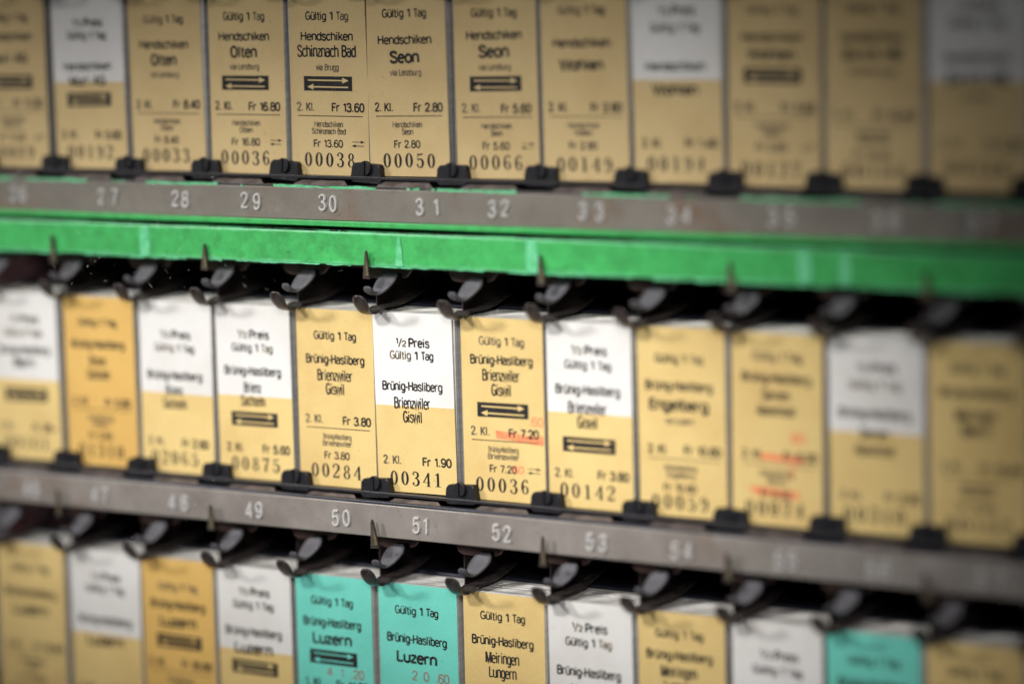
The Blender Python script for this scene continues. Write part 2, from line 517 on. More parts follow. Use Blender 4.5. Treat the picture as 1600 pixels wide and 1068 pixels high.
class Print:
    """collects flat ink shapes on the x-z plane of a card"""

    def __init__(self):
        self.v, self.f, self.k = [], [], 0

    def add(self, V, F):
        n = len(self.v)
        self.k += 1
        self.v += [(x, z, (self.k % 9) * 0.0015) for x, z in V]
        self.f += [tuple(i + n for i in f) for f in F]

    def text(self, t, cx, z, cap, width, bold=0.0, align='C', rot=0.0):
        """z = middle of the capitals, width = width of the whole line in mm"""
        sx = width / line_width(t)
        off = {'C': cx - width / 2, 'L': cx, 'R': cx - width}[align]
        th = cap * (0.175 + bold * 3.2)
        pen = off - .03 * sx
        for ch in t:
            adv, strokes = GLYPH[ch]
            thx = min(th, max(adv, .40) * sx * .285 + .03)
            for st in strokes:
                pts = []
                for x, y in st:
                    px, pz = pen + x * sx, (y - .5) * cap
                    pts.append((px - rot * pz, z + pz + rot * (px - cx)))
                self.add(*stroke_quads(pts, thx))
            pen += adv * sx

    def poly(self, pts):
        self.add(list(pts), [tuple(range(len(pts)))])

    def quad(self, x0, x1, z0, z1, slope=0.0):
        s = slope * (x1 - x0)
        self.poly([(x0, z0), (x1, z0 + s), (x1, z1 + s), (x0, z1)])

    def ribbon(self, P, ox, oz, sx, sz):
        """P = (x, z, width) in unit digit space"""
        Q = catmull(P, 6)
        V, F = [], []
        for i, (x, z, wd) in enumerate(Q):
            a, b = Q[max(i - 1, 0)], Q[min(i + 1, len(Q) - 1)]
            t = Vector((b[0] - a[0], b[1] - a[1])).normalized()
            nx, nz = -t.y * wd / 2, t.x * wd / 2
            V += [(ox + (x + nx) * sx, oz + (z + nz) * sz), (ox + (x - nx) * sx, oz + (z - nz) * sz)]
        for i in range(len(Q) - 1):
            F.append((2 * i, 2 * i + 1, 2 * i + 3, 2 * i + 2))
        self.add(V, F)

    def ring(self, cx, cz, rx, rz, tx, tz, ox, oz, sx, sz, n=28):
        V, F = [], []
        for i in range(n):
            a = 2 * math.pi * i / n
            c, s = math.cos(a), math.sin(a)
            V += [(ox + (cx + rx * c) * sx, oz + (cz + rz * s) * sz), (ox + (cx + (rx - tx) * c) * sx, oz + (cz + (rz - tz) * s) * sz)]
        for i in range(n):
            j = (i + 1) % n
            F.append((2 * i, 2 * j, 2 * j + 1, 2 * i + 1))
        self.add(V, F)

    def disc(self, cx, cz, r, ox, oz, sx, sz):
        self.poly([(ox + (cx + r * math.cos(a)) * sx, oz + (cz + r * 0.6 * math.sin(a)) * sz) for a in [i * math.pi / 5 for i in range(10)]])

    def numeral(self, ch, ox, oz, sx, sz):
        """a numbering-machine numeral with thick stems, hairlines and serifs"""
        A = (ox, oz, sx, sz)

        def q(x0, x1, z0, z1):
            self.quad(ox + x0 * sx, ox + x1 * sx, oz + z0 * sz, oz + z1 * sz)
        if ch == '0':
            self.ring(.3, .5, .29, .5, .18, .06, *A)
        elif ch == '1':
            q(.23, .40, .03, .93)
            self.poly([(ox + a * sx, oz + b * sz) for a, b in ((.38, .9), (.38, 1.0), (.32, .99), (.1, .84), (.1, .80), (.26, .87))])
            q(.10, .54, 0, .04)
        elif ch == '2':
            self.disc(.12, .77, .085, *A)
            self.ribbon([(.06, .76, 0.070), (.10, .92, 0.080), (.28, .985, 0.080), (.47, .88, 0.150), (.49, .70, 0.170), (.36, .46, 0.110), (.16, .22, 0.080), (.05, .04, 0.070)], *A)
            self.poly([(ox + a * sx, oz + b * sz) for a, b in ((.04, 0), (.52, 0), (.57, .27), (.54, .27), (.48, .13), (.10, .12))])
        elif ch == '3':
            self.disc(.13, .80, .08, *A)
            self.disc(.12, .19, .085, *A)
            self.ribbon([(.07, .80, 0.070), (.14, .95, 0.075), (.29, .985, 0.075), (.45, .87, 0.150), (.45, .70, 0.150), (.33, .56, 0.080), (.22, .53, 0.070)], *A)
            self.ribbon([(.24, .535, 0.070), (.40, .50, 0.090), (.50, .30, 0.170), (.44, .09, 0.130), (.28, .015, 0.075), (.12, .07, 0.075), (.05, .2, 0.070)], *A)
        elif ch == '4':
            q(.35, .50, .03, .98)
            q(.02, .58, .27, .31)
            self.ribbon([(.45, .97, 0.080), (.25, .65, 0.080), (.04, .29, 0.080)], *A)
            q(.27, .58, 0, .04)
        elif ch == '5':
            q(.10, .14, .48, .95)
            self.poly([(ox + a * sx, oz + b * sz) for a, b in ((.1, .97), (.1, .87), (.3, .84), (.48, .90), (.53, 1.0), (.3, .94))])
            self.ribbon([(.12, .50, 0.070), (.28, .61, 0.080), (.46, .50, 0.150), (.50, .30, 0.170), (.43, .09, 0.130), (.26, .015, 0.075), (.11, .08, 0.075), (.05, .2, 0.070)], *A)
            self.disc(.12, .2, .085, *A)
        elif ch == '6':
            self.ring(.31, .29, .25, .29, .14, .05, *A)
            self.ribbon([(.50, .86, 0.070), (.42, .97, 0.075), (.28, .96, 0.080), (.14, .78, 0.130), (.105, .5, 0.160), (.115, .28, 0.150)], *A)
            self.disc(.45, .84, .075, *A)
        elif ch == '9':
            self.ring(.29, .71, .25, .29, .14, .05, *A)
            self.ribbon([(.10, .14, 0.070), (.18, .03, 0.075), (.32, .04, 0.080), (.46, .22, 0.130), (.495, .5, 0.160), (.485, .72, 0.150)], *A)
            self.disc(.15, .16, .075, *A)
        elif ch == '7':
            self.poly([(ox + a * sx, oz + b * sz) for a, b in ((.05, .72), (.08, .72), (.12, .86), (.5, .86), (.56, 1.0), (.05, 1.0))])
            self.ribbon([(.54, .95, 0.080), (.40, .62, 0.110), (.29, .3, 0.160), (.27, .0, 0.170)], *A)
        elif ch == '8':
            self.ring(.3, .75, .22, .25, .125, .05, *A)
            self.ring(.3, .27, .26, .27, .14, .05, *A)

    def obj(self, name, m, parent, y, jag=0.0):
        if not self.v:
            return None
        return obj(name, [(x, y - d, z) for x, z, d in self.v], self.f, m, parent, kind='stuff')


# ------------------------------------------------------------------ geometry of the place (mm)
P = 32.4                                     # pitch of the slots
COLS = range(-5, 7)
CARD_W, CARD_H, CARD_T = 30.4, 57.2, 0.72
BOTTOM = {1: -1.6, 2: -101.9, 3: -188.7}     # lower edge of the cards in each row
TOP = {r: BOTTOM[r] + CARD_H for r in BOTTOM}
OFFS = {1: [-2.0, -0.2, 0.6, 1.2, 1.4, -0.1, 0.8, 0.5, 0.4, 0.2, 0.2, 0.6],
        2: [-1.6, -0.4, -0.4, 0.2, 0.7, -0.6, 0.2, -0.5, -0.1, -0.5, 0.1, 0.1],
        3: [-3.6, -2.6, -2.9, -3.1, -2.9, -2.2, -1.7, -1.8, -1.7, -1.5, -1.3, -1.0]}
XL, XR = -205.0, 262.0


def card_x(row, i):
    return i * P + OFFS[row][i + 5]


# ------------------------------------------------------------------ the two racks
def rack(label):
    e = bpy.data.objects.new('ticket_rack', None)
    COL.objects.link(e)
    e['label'] = label
    e['category'] = 'ticket rack'
    return e


upper = rack('upper metal ticket rack with green lip and rail numbered 26 to 37')
lower = rack('lower metal ticket rack with broad green bar and rail numbered 46 to 57')
RACK = {1: upper, 2: lower, 3: lower}


def chipped(name, z0, z1, y, m, parent, amp, seed, gaps=0.0, step=1.1, thick=0.35):
    """a line of paint whose two borders are ragged"""
    rr = random.Random(seed)
    bm = bmesh.new()
    x = XL
    prev = None
    lo, hi = 0.0, 0.0
    while x < XR:
        lo = lo * 0.7 + rr.uniform(-amp, amp) * 0.6
        hi = hi * 0.7 + rr.uniform(-amp, amp) * 0.6
        za, zb = z0 + lo, max(z1 + hi, z0 + lo + 0.08)
        cur = [bm.verts.new((x * S, yy * S, zz * S)) for yy, zz in ((y, za), (y, zb), (y + thick, zb), (y + thick, za))]
        if prev and not (gaps and math.sin(x * 0.11 + seed) + 0.6 * math.sin(x * 0.37 + 2 * seed) + rr.uniform(-.3, .3) < gaps):
            for a in range(4):
                b = (a + 1) % 4
                bm.faces.new((prev[a], prev[b], cur[b], cur[a]))
        prev = cur
        x += step * rr.uniform(0.5, 1.4)
    loose = [v for v in bm.verts if not v.link_faces]
    bmesh.ops.delete(bm, geom=loose, context='VERTS')
    o = from_bm(name, bm, m, parent)
    o['kind'] = 'stuff'
    return o


def tray(row, z_floor, z_body_bottom):
    """tray floor, front rail and the body under it"""
    par = RACK[row]
    box('tray_floor', XL, XR, -2.6, 48, z_floor - 1.1, z_floor - 0.12, M['tray'], par, 0.15)
    box('front_rail', XL, XR, -7.3, -2.8, z_floor - 3.4, z_floor - 2.75, M['tray'], par, 0.3)
    box('tray_body', XL, XR, -4.6, 48, z_body_bottom, z_floor - 3.42, M['tray'], par)


# upper rack: tray, number rail, green lip
tray(1, BOTTOM[1], -16.8)
tray(2, BOTTOM[2], -114.9)
tray(3, BOTTOM[3], -202.0)
rail1 = box('number_rail', XL, XR, -8.0, -4.8, -15.3, -5.05, M['rail1'], upper, 0.25)
chipped('paint_edge', -5.15, -4.45, -8.05, M['mint'], upper, 0.30, 3, gaps=-0.35)
GL = green_mat(-40, 10)
box('green_lip', XL, XR, -8.6, -4.8, -17.15, -15.36, GL, upper, 0.3)
rail2 = box('number_rail', XL, XR, -8.0, -4.8, -115.3, -104.9, M['rail2'], lower, 0.25)
box('rail_edge', XL, XR, -7.6, -5.2, -104.85, -104.1, M['pusher'], lower, 0.2)
# lower rack: green bar with ragged lower border
GB = green_mat(-29.0, -18.4)
bar = box('green_bar', XL, XR, -10.0, 20, -29.0, -18.5, GB, lower, 0.55)
chipped('paint_edge', -18.7, -18.2, -9.55, M['black'], lower, 0.22, 11, gaps=-0.5)
chipped('paint_edge', -29.25, -28.75, -9.75, M['mint'], lower, 0.25, 5, gaps=-0.9)
box('tray_body', XL, XR, 20.2, 48, -29.0, -17.6, M['tray'], lower)

# back walls of the slots
box('back_wall', XL, XR, 48.2, 50, -1.5, 75, M['maroon'], upper)
box('back_wall', XL, XR, 48.2, 50, -102, -17.4, M['maroon'], lower)
box('back_wall', XL, XR, 48.2, 50, -205, -102.5, M['maroon'], lower)


def digits(n, cx, zc, gap, rail, h=4.9):
    """raised figures: a rounded bead along every stroke"""
    for k, ch in enumerate(str(n)):
        adv, strokes = GLYPH[ch]
        c = cx + (k - 0.5) * gap
        tilt, dz = random.uniform(-0.05, 0.05), random.uniform(-.25, .25)
        V, F = [], []
        for q, st in enumerate(strokes):
            pts = []
            for x, y in st:
                px, pz = (x - adv / 2) * 6.0, (y - .5) * h
                pts.append((c + px - tilt * pz, zc + dz + pz + tilt * px))
            lo, f2 = stroke_quads(pts, 0.82)
            hi, _ = stroke_quads(pts, 0.50)
            a = len(V)
            m_ = len(lo)
            V += [(x, -7.99, z) for x, z in lo] + [(x, -8.62 - q * .004, z) for x, z in hi]
            for i in range(m_ // 2 - 1):
                l0, r0, l1, r1 = a + 2 * i, a + 2 * i + 1, a + 2 * i + 2, a + 2 * i + 3
                F += [(l0 + m_, r0 + m_, r1 + m_, l1 + m_), (l0, l0 + m_, l1 + m_, l1), (r0 + m_, r0, r1, r1 + m_)]
            e = a + m_ - 2
            F += [(a, a + 1, a + 1 + m_, a + m_), (e + 1, e, e + m_, e + 1 + m_)]
        obj('digit', V, F, M['digit'], rail)


for n, x, g in [(26, -140.7, 4.2), (27, -101.4, 5.9), (28, -70.8, 4.2), (29, -41.9, 5.0), (30, -11.2, 4.2), (31, 27.4, 6.3), (32, 53.6, 4.7),
                (33, 86.9, 6.0), (34, 117.4, 5.2), (35, 151.7, 5.6), (36, 185.3, 5.4), (37, 215.2, 5.2)]:
    digits(n, x, -9.9, g, rail1)
for n, x, g in [(46, -140.5, 4.0), (47, -110.1, 4.4), (48, -76.3, 5.2), (49, -44.8, 4.0), (50, -9.8, 4.3), (51, 21.3, 3.6), (52, 51.7, 4.1),
                (53, 86.2, 4.5), (54, 116.2, 4.6), (55, 151.5, 4.4), (56, 181.7, 4.4), (57, 217.3, 5.6)]:
    digits(n, x, -110.4, g, rail2)

# shared meshes of the small fittings (origin at the slot boundary, z = top of the cards)
spring_me = strap_mesh('spring_clip', [(2.0, -13.1, 6.5, .9), (2.0, -12.8, 6.0, 1.8), (1.95, -11.9, 4.7, 2.5), (1.8, -10.4, 2.8, 2.5), (1.6, -8.5, 1.0, 2.0),
                                       (1.5, -6.6, 0.15, 1.8), (1.5, -4.8, 0.05, 2.1), (1.6, -2.8, 0.75, 2.5), (1.6, -0.6, 1.5, 2.5), (1.6, 3, 1.35, 2.3),
                                       (1.6, 7, 1.5, 2.5), (1.6, 11, 1.7, 2.3), (1.6, 17, 2.6, 2.2), (1.6, 26, 5.0, 2.2)], 0.6, M['spring'])
lever_me = strap_mesh('finger_lever', [(3.9, -9.2, 8.9, .6), (3.9, -9.1, 8.4, 1.3), (3.9, -8.6, 7.5, 1.55), (4.1, -7.7, 6.7, 1.35), (4.6, -6.7, 6.2, 1.2), (5.1, -5.9, 6.3, 1.7),
                                       (5.7, -5.0, 7.4, 2.6), (6.3, -3.9, 8.8, 3.15), (6.9, -2.8, 10.2, 3.35), (7.3, -1.9, 11.5, 3.0), (7.55, -1.4, 12.3, 2.3), (7.6, -1.2, 12.7, 1.9)], 0.8, M['lever'])


def bracket_mesh():
    # tab that hangs between two arches, from its boundary -3 to +11.5
    pts = [(-4.4, 0), (-4.4, -2.6), (-3.6, -4.2), (-2.2, -4.9), (4.0, -5.2), (4.3, -3.2), (9.9, -3.0), (10.1, -4.6), (11.4, -4.2), (12.4, -2.9), (13.2, -2.2), (14.2, -1.9), (26.2, -1.9), (27.2, -2.1), (27.95, -2.5), (27.95, 0)]
    bm = prism_bm(pts[::-1], 1.2, 2.6, 0.0)
    me = bpy.data.meshes.new('hanger_tab')
    bmesh.ops.recalc_face_normals(bm, faces=bm.faces)
    bm.to_mesh(me)
    bm.free()
    me.materials.append(M['brown'])
    return me


hanger_me = bracket_mesh()


def spike_meshes():
    out = []
    for nm, pts, y0, y1, m in (('pointer_tab', [(2.2, -2.8), (5.9, -2.8), (5.2, 1.0), (4.6, 4.6), (4.2, 5.5), (3.7, 5.5), (3.3, 4.6), (2.9, 1.0)], -10.4, -9.8, M['spike']),
                               ('pointer_fold', [(4.5, -2.3), (5.7, -2.3), (5.1, 0.6), (4.7, 2.6)], -10.62, -10.42, M['spikehi']),
                               ('pointer_foot', [(2.2, -3.4), (5.9, -3.4), (5.9, -2.9), (2.2, -2.9)], -10.4, -7.4, M['spike'])):
        bm = prism_bm(pts, y0, y1, 0.12 if nm == 'pointer_tab' else 0)
        bmesh.ops.recalc_face_normals(bm, faces=bm.faces)
        me = bpy.data.meshes.new(nm)
        bm.to_mesh(me)
        bm.free()
        me.materials.append(m)
        out.append(me)
    return out


spike_me = spike_meshes()


def clip_meshes():
    body = round_poly([(-6.1, -3.6), (6.1, -3.6), (5.2, 2.5), (-5.2, 2.5)], 1.1)
    bm = prism_bm(body, -2.5, -0.25, 0.5)
    bmesh.ops.recalc_face_normals(bm, faces=bm.faces)
    me = bpy.data.meshes.new('corner_clip')
    bm.to_mesh(me)
    bm.free()
    me.materials.append(M['black'])
    # a screw head: two half discs with the slot between them, on a thin washer
    bm = bmesh.new()
    for side in (-1, 1):
        pts = []
        for i in range(13):
            a = -math.pi / 2 + math.pi * i / 12
            pts.append((side * (0.16 + 2.1 * math.cos(a)), 1.1 + 2.3 * math.sin(a)))
        if side < 0:
            pts = pts[::-1]
        a = [bm.verts.new((x * S, -3.35 * S, z * S)) for x, z in pts]
        b = [bm.verts.new((x * S, -2.4 * S, z * S)) for x, z in pts]
        f = bm.faces.new(a)
        for i in range(len(pts)):
            j = (i + 1) % len(pts)
            bm.faces.new((a[i], b[i], b[j], a[j]))
        bmesh.ops.bevel(bm, geom=list(f.edges), offset=0.25 * S, segments=2, affect='EDGES', profile=0.5)
    pts = [(2.0 * math.cos(t), 1.1 + 2.1 * math.sin(t)) for t in [i * math.pi / 10 for i in range(20)]]
    bm.faces.new([bm.verts.new((x * S, -2.75 * S, z * S)) for x, z in pts])
    bmesh.ops.recalc_face_normals(bm, faces=bm.faces)
    sm = bpy.data.meshes.new('screw')
    bm.to_mesh(sm)
    bm.free()
    sm.materials.append(M['black'])
    return me, sm


clip_me, screw_me = clip_meshes()


def lip_mesh():
    # nearly level plate at the foot of a card, its far end cut on the slant
    v = [(7.2, -2.9, -1.45), (24.0, -2.9, -1.45), (27.6, -6.4, -2.3), (6.9, -6.4, -2.3)]
    v += [(x, y, z - 0.5) for x, y, z in v]
    f = [(0, 3, 2, 1), (4, 5, 6, 7), (0, 1, 5, 4), (1, 2, 6, 5), (2, 3, 7, 6), (3, 0, 4, 7)]
    me = bpy.data.meshes.new('card_lip')
    me.from_pydata([(x * S, y * S, z * S) for x, y, z in v], [], f)
    me.materials.append(M['lip'])
    return me


lip_me = lip_mesh()

for row in (1, 2, 3):
    par = RACK[row]
    for k in range(-5, 8):
        x = k * P
        jx, jz = random.uniform(-.35, .35), random.uniform(-.25, .25)
        sp = link('spring_clip', spring_me, par, (x + jx, 0, TOP[row] + jz * 0.4))
        sp.rotation_euler = (0, 0, random.uniform(-.05, .05))
        lv = link('finger_lever', lever_me, par, (x + jx * 0.7, 0, TOP[row] + jz))
        lv.rotation_euler = (0, random.uniform(-.05, .05), random.uniform(-.06, .06))
        strip_bottom = {1: 71.0, 2: -29.1, 3: -115.3}[row]
        if row > 1:
            link('hanger_tab', hanger_me, par, (x, 0, strip_bottom - 0.06))
            if k % 2 == 0:
                t = link('pointer_tab', spike_me[0], par, (x + (2.7 if row == 2 else 0.6), -0.8 if row == 2 else -0.4, strip_bottom))
                t.rotation_euler = (random.uniform(-.05, .03), random.uniform(-.09, .07), random.uniform(-.06, .06))
                t.scale = (random.uniform(.68, .86), 1, random.uniform(.92, 1.1))
                link('pointer_fold', spike_me[1], t)
                link('pointer_foot', spike_me[2], t)
        cl = link('corner_clip', clip_me, par, (x + random.uniform(-.3, .3), 0, BOTTOM[row] + 1.7 + random.uniform(-.2, .2)))
        cl.rotation_euler = (0, random.uniform(-.07, .07), 0)
        sw = link('screw', screw_me, cl)
        if k < 7:
            link('card_lip', lip_me, par, (x + random.uniform(-1, 1), 0, BOTTOM[row] - random.uniform(0, .15)))
        # divider sheet, close to the card on its far side
        if k > -5:
            left_end = card_x(row, k - 1) + CARD_W
            right_start = card_x(row, k) if k < 7 else left_end + 1.5
            g = right_start - left_end
            dx = right_start - min(0.55, g * 0.5)
            ztop = strip_bottom - 0.8 if row > 1 else 68
            box('divider', dx - 0.16, dx + 0.16, 2.2, 48, BOTTOM[row] - 0.1, ztop, M['divider'], par)

# a painted-over tab and several paler upright stripes on the green bar
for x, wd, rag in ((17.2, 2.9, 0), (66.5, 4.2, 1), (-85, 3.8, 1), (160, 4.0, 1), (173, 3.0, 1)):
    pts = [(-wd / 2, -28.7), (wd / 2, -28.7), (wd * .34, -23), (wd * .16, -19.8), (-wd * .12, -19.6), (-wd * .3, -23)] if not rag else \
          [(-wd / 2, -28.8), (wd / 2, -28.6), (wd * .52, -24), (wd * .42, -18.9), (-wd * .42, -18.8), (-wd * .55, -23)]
    from_bm('mint_strip', prism_bm([(x + a, b) for a, b in pts], -10.35 if not rag else -10.12, -9.98, 0.12 if not rag else 0.03), M['mint'], lower)

# ------------------------------------------------------------------ tickets
OCHRE, ORANGE, HALF, TEAL = 'ochre', 'orange', 'half', 'teal'
ROWNUM = {1: 26, 2: 46, 3: 46}
SIZE = {  # width in mm of a line at its usual size, cap height, boldness
    'Hendschiken': (20.3, 2.6, .006), 'Brünig-Hasliberg': (23.0, 2.75, .007),
}
DEST = {'Seon': (10.8, 3.4, .028), 'Olten': (10.4, 3.4, .02), 'Schinznach Bad': (22.8, 3.6, .012), 'Wohlen': (15.2, 3.0, .03), 'Muri AG': (15.6, 2.9, .02),
        'Zürich HB': (19, 3.0, .03), 'Brienzwiler': (13.8, 3.5, .016), 'Giswil': (7.2, 3.5, .016), 'Brienz': (7.0, 3.3, .016), 'Sachseln': (9.8, 3.3, .016),
        'Engelberg': (20.4, 3.2, .032), 'Luzern': (15.4, 3.4, .022), 'Meiringen': (12.4, 3.4, .014), 'Lungern': (10.2, 3.4, .014), 'Bern': (9, 3.0, .02),
        'Sarnen': (9.2, 3.1, .03), 'Sachseln ': (9.8, 3.3, .016), 'Alpnachstad': (12.6, 3.1, .03)}


def arrow_pts(x0, x1, z, h, right=True):
    b = h * 0.24
    if right:
        return [(x0, z - b), (x1 - 2.4, z - b), (x1 - 2.4, z - h), (x1, z), (x1 - 2.4, z + h), (x1 - 2.4, z + b), (x0, z + b)]
    return [(x0, z), (x0 + 2.4, z - h), (x0 + 2.4, z - b), (x1, z - b), (x1, z + b), (x0 + 2.4, z + b), (x0 + 2.4, z + h)]


def ticket(row, i, kind, origin, dests, label, via=None, arrows=None, zs=None, price=None, serial=None, back=False, split=29.0, cls='2. Kl.',
           valid='Gültig 1 Tag', red=None):
    rr = random.Random(row * 100 + i * 7)
    zs = dict(zs or {})
    x0, zb = card_x(row, i), BOTTOM[row]
    up = {'half': 'white'}.get(kind, kind)
    lo = {'half': 'ochre'}.get(kind, kind)
    if row == 1:            # the Hendschiken set takes a duller card colour
        up, lo = ('tan' if up == 'ochre' else up), 'tan'
    # the card: rounded outline with the colour split as an edge of its own
    r = 0.7
    arc = lambda cx, cz, a0: [(cx + r * math.cos(a0 + t * math.pi / 8), cz + r * math.sin(a0 + t * math.pi / 8)) for t in range(5)]
    right = arc(CARD_W - r, CARD_H - r, 0)
    left = arc(r, CARD_H - r, math.pi / 2)
    sp = split if kind == 'half' else 30.0
    upper_pts = [(CARD_W, sp)] + right + left + [(0, sp)]
    lower_pts = [(0, sp)] + arc(r, r, math.pi) + arc(CARD_W - r, r, 1.5 * math.pi) + [(CARD_W, sp)]
    ring = upper_pts + lower_pts[1:-1]
    n = len(ring)
    V = [(x, 0, z) for x, z in ring] + [(x, CARD_T, z) for x, z in ring]
    nu = len(upper_pts)
    F = [tuple(range(nu)), tuple([nu - 1] + list(range(nu, n)) + [0])]
    FM = [0, 1]
    F.append(tuple(range(2 * n - 1, n - 1, -1)))
    FM.append(1)
    for a in range(n):
        b = (a + 1) % n
        F.append((a, n + a, n + b, b))
        FM.append(2)
    c = obj('ticket', V, F, [M[up], M[lo], M['pulp']], None, FM, loc=(x0, 0, zb))
    c['label'] = label
    c['category'] = 'ticket'
    c['group'] = 'tickets at the front of the slots'
    c.rotation_euler = (0, rr.uniform(-.012, .012), 0)
    # ---- print
    p, soft, ser, rd = Print(), Print(), Print(), Print()
    mid = CARD_W / 2 - 0.4 + rr.uniform(-.5, .5)
    rot = rr.uniform(-.008, .012)
    g = lambda k, d: zs.get(k, d)
    if kind == 'half':
        zp = g('preis', 47.8)
        p.text('1', mid - 5.2, zp + .5, 1.7, 0.9, .03)
        soft.text('/', mid - 4.0, zp, 2.6, 1.2, .0)
        soft.text('2', mid - 2.5, zp - .35, 1.8, 1.5, .02)
        p.text('Preis', mid + 3.2, zp, 2.7, 7.8, .03)
        zg, zf = g('g', 43.5), g('f', 34.0)
    else:
        zg, zf = g('g', 49.5), g('f', 42.0)
    # valid line: bold figure between two light words
    if valid == 'Gültig 1 Tag':
        (soft if rr.random() < .3 else p).text('Gültig', mid - 8.1, zg, 2.5, 8.0, .0, 'L', rot)
        p.text('1', mid + 2.0, zg, 2.5, 1.3, .05)
        (soft if rr.random() < .3 else p).text('Tag', mid + 4.0, zg, 2.5, 4.5, .0, 'L', rot)
    else:
        soft.text(valid, mid, zg, 2.4, 17, 0, 'C', rot)
    wd, cap, bo = SIZE[origin]
    p.text(origin, mid, zf, cap, wd, bo, 'C', rot)
    for t, z in dests:
        wd, cap, bo = DEST[t]
        p.text(t, mid - .2, z, cap, wd, bo, 'C', rot)
    if via:
        soft.text(via[0], mid, via[1], 1.9, len(via[0]) * 0.98, 0.004, 'C', rot)
    if arrows:
        ax, aw, ah = mid - 9.4, 19.0, 4.6
        bl = Print()
        bl.quad(ax, ax + aw, arrows - ah / 2, arrows + ah / 2, rot)
        bo_ = bl.obj('arrow_block', M['blockink'], c, -0.05)
        ar = Print()
        ar.poly(arrow_pts(ax + 1.6, ax + aw - 1.4, arrows + 1.05, 0.95, True))
        ar.poly(arrow_pts(ax + 1.4, ax + aw - 1.6, arrows - 1.05, 0.95, False))
        ar.obj('arrow_pair', M[lo if arrows < split or kind != 'half' else up], bo_, -0.09)
    zk = g('kl', 10.2 if kind == 'half' else 21.6)
    xl = rr.uniform(1.9, 3.6)
    if price:
        (soft if rr.random() < .35 else p).text(cls, xl, zk, 2.6, 7.0, .008, 'L', rot)
        p.text(price, CARD_W - rr.uniform(1.4, 2.6), zk, 2.6, 1.65 * len(price) - .6, .014, 'R', rot)
        if kind != 'half':
            zr = zk - 2.85
            p.quad(xl + .2, CARD_W - 2.2, zr - .13, zr + .13, rot)
            soft.text(origin, mid, zr - 2.55, 1.75, 11.2, .006, 'C', rot)
            soft.text(dests[0][0].strip(), mid, zr - 4.8, 1.75, min(13.2, 1.06 * len(dests[0][0])), .006, 'C', rot)
            p.text(price, mid - .3, zr - 8.7, 2.25, 1.5 * len(price) - .6, .004, 'C', rot)
            if back:
                za = zr - 8.6
                for s, dz in ((1, .62), (-1, -.62)):
                    xa, xb = CARD_W - 6.4, CARD_W - 1.9
                    p.quad(xa, xb, za + dz - .11, za + dz + .11)
                    if s > 0:
                        p.poly([(xb - 1.3, za + dz - .5), (xb + .3, za + dz), (xb - 1.3, za + dz + .5)])
                    else:
                        p.poly([(xa + 1.3, za + dz + .5), (xa - .3, za + dz), (xa + 1.3, za + dz - .5)])
    if serial:
        sw = 20.0
        sx0, zs0 = mid - sw / 2 - rr.uniform(-.4, .8), g('serial', 4.9) - 2.2
        for k, ch in enumerate(serial):
            ser.numeral(ch, sx0 + k * sw / 4.75, zs0 + rr.uniform(-.1, .1), 5.0, 4.5)
    if red:
        red(rd)
    p.obj('printed_text', M['ink'], c, -0.08)
    soft.obj('faded_text', M['ink_soft'], c, -0.08)
    ser.obj('serial_number', M['serial'], c, -0.08)
    rd.obj('red_stamp', M['red'] if kind != 'teal' else M['redsoft'], c, -0.065)
    return c


H, B = 'Hendschiken', 'Brünig-Hasliberg'
Z_ARR = dict(g=50.4, f=44.0)


def red_52(r):
    r.poly([(12.4, 19.6), (18, 19.3), (29.6, 18.2), (30.1, 19.3), (29.9, 21.4), (24, 21.0), (20, 21.6), (12.2, 22.2)])
    r.text('.60', 30.0, 25.6, 2.6, 5.4, 0, 'R')
    r.text('60', 18.4, 10.2, 2.2, 4.0, .01, 'L')


def red_55(r):
    r.text('60', 24.6, 26.6, 2.8, 4.6, .02, 'R')
    r.poly([(9.0, 19.6), (24, 18.8), (24.4, 21.0), (9.2, 21.6)])
    r.poly([(6.6, 9.2), (22.5, 8.4), (22.7, 10.6), (6.4, 11.4)])
    r.text('7', 21, 15.6, 2.8, 2.2, .02, 'R')


RAIL = 'above rail number %d'
ticket(1, -5, OCHRE, H, [('Muri AG', 36.8)], 'ochre Muri AG return ticket with black arrow block ' + RAIL % 26, arrows=28.6, zs=Z_ARR, price='Fr 11.20', serial='00089', back=True)
ticket(1, -4, HALF, H, [('Muri AG', 29.2)], 'half white half ochre Muri AG ticket with black arrow block ' + RAIL % 27, arrows=22.8, split=28.8,
       zs=dict(preis=48.4, g=44.2, f=34.0, kl=11.2, serial=5.4), price='Fr 5.60', serial='00192')
ticket(1, -3, OCHRE, H, [('Olten', 36.2)], 'ochre Olten ticket without arrow block, serial number 00033, ' + RAIL % 28, via=('via Lenzburg', 31.4), zs=dict(g=49.4, f=41.2), price='Fr 8.40', serial='00033')
ticket(1, -2, OCHRE, H, [('Olten', 39.0)], 'ochre Olten return ticket with arrow block, serial number 00036, ' + RAIL % 29, via=('via Lenzburg', 34.3), arrows=29.0, zs=Z_ARR, price='Fr 16.80', serial='00036', back=True)
ticket(1, -1, OCHRE, H, [('Schinznach Bad', 39.3)], 'ochre Schinznach Bad return ticket with arrow block, serial number 00038', via=('via Brugg', 34.2), arrows=29.0, zs=Z_ARR, price='Fr 13.60', serial='00038', back=True)
ticket(1, 0, OCHRE, H, [('Seon', 37.2)], 'ochre Seon ticket at Fr 2.80 without arrow block, serial number 00050', via=('via Lenzburg', 32.4), zs=dict(g=50.8, f=42.6), price='Fr 2.80', serial='00050')
ticket(1, 1, OCHRE, H, [('Seon', 39.0)], 'ochre Seon return ticket with arrow block, serial number 00066', via=('via Lenzburg', 34.2), arrows=29.0, zs=dict(g=50.8, f=44.0), price='Fr 5.60', serial='00066', back=True)
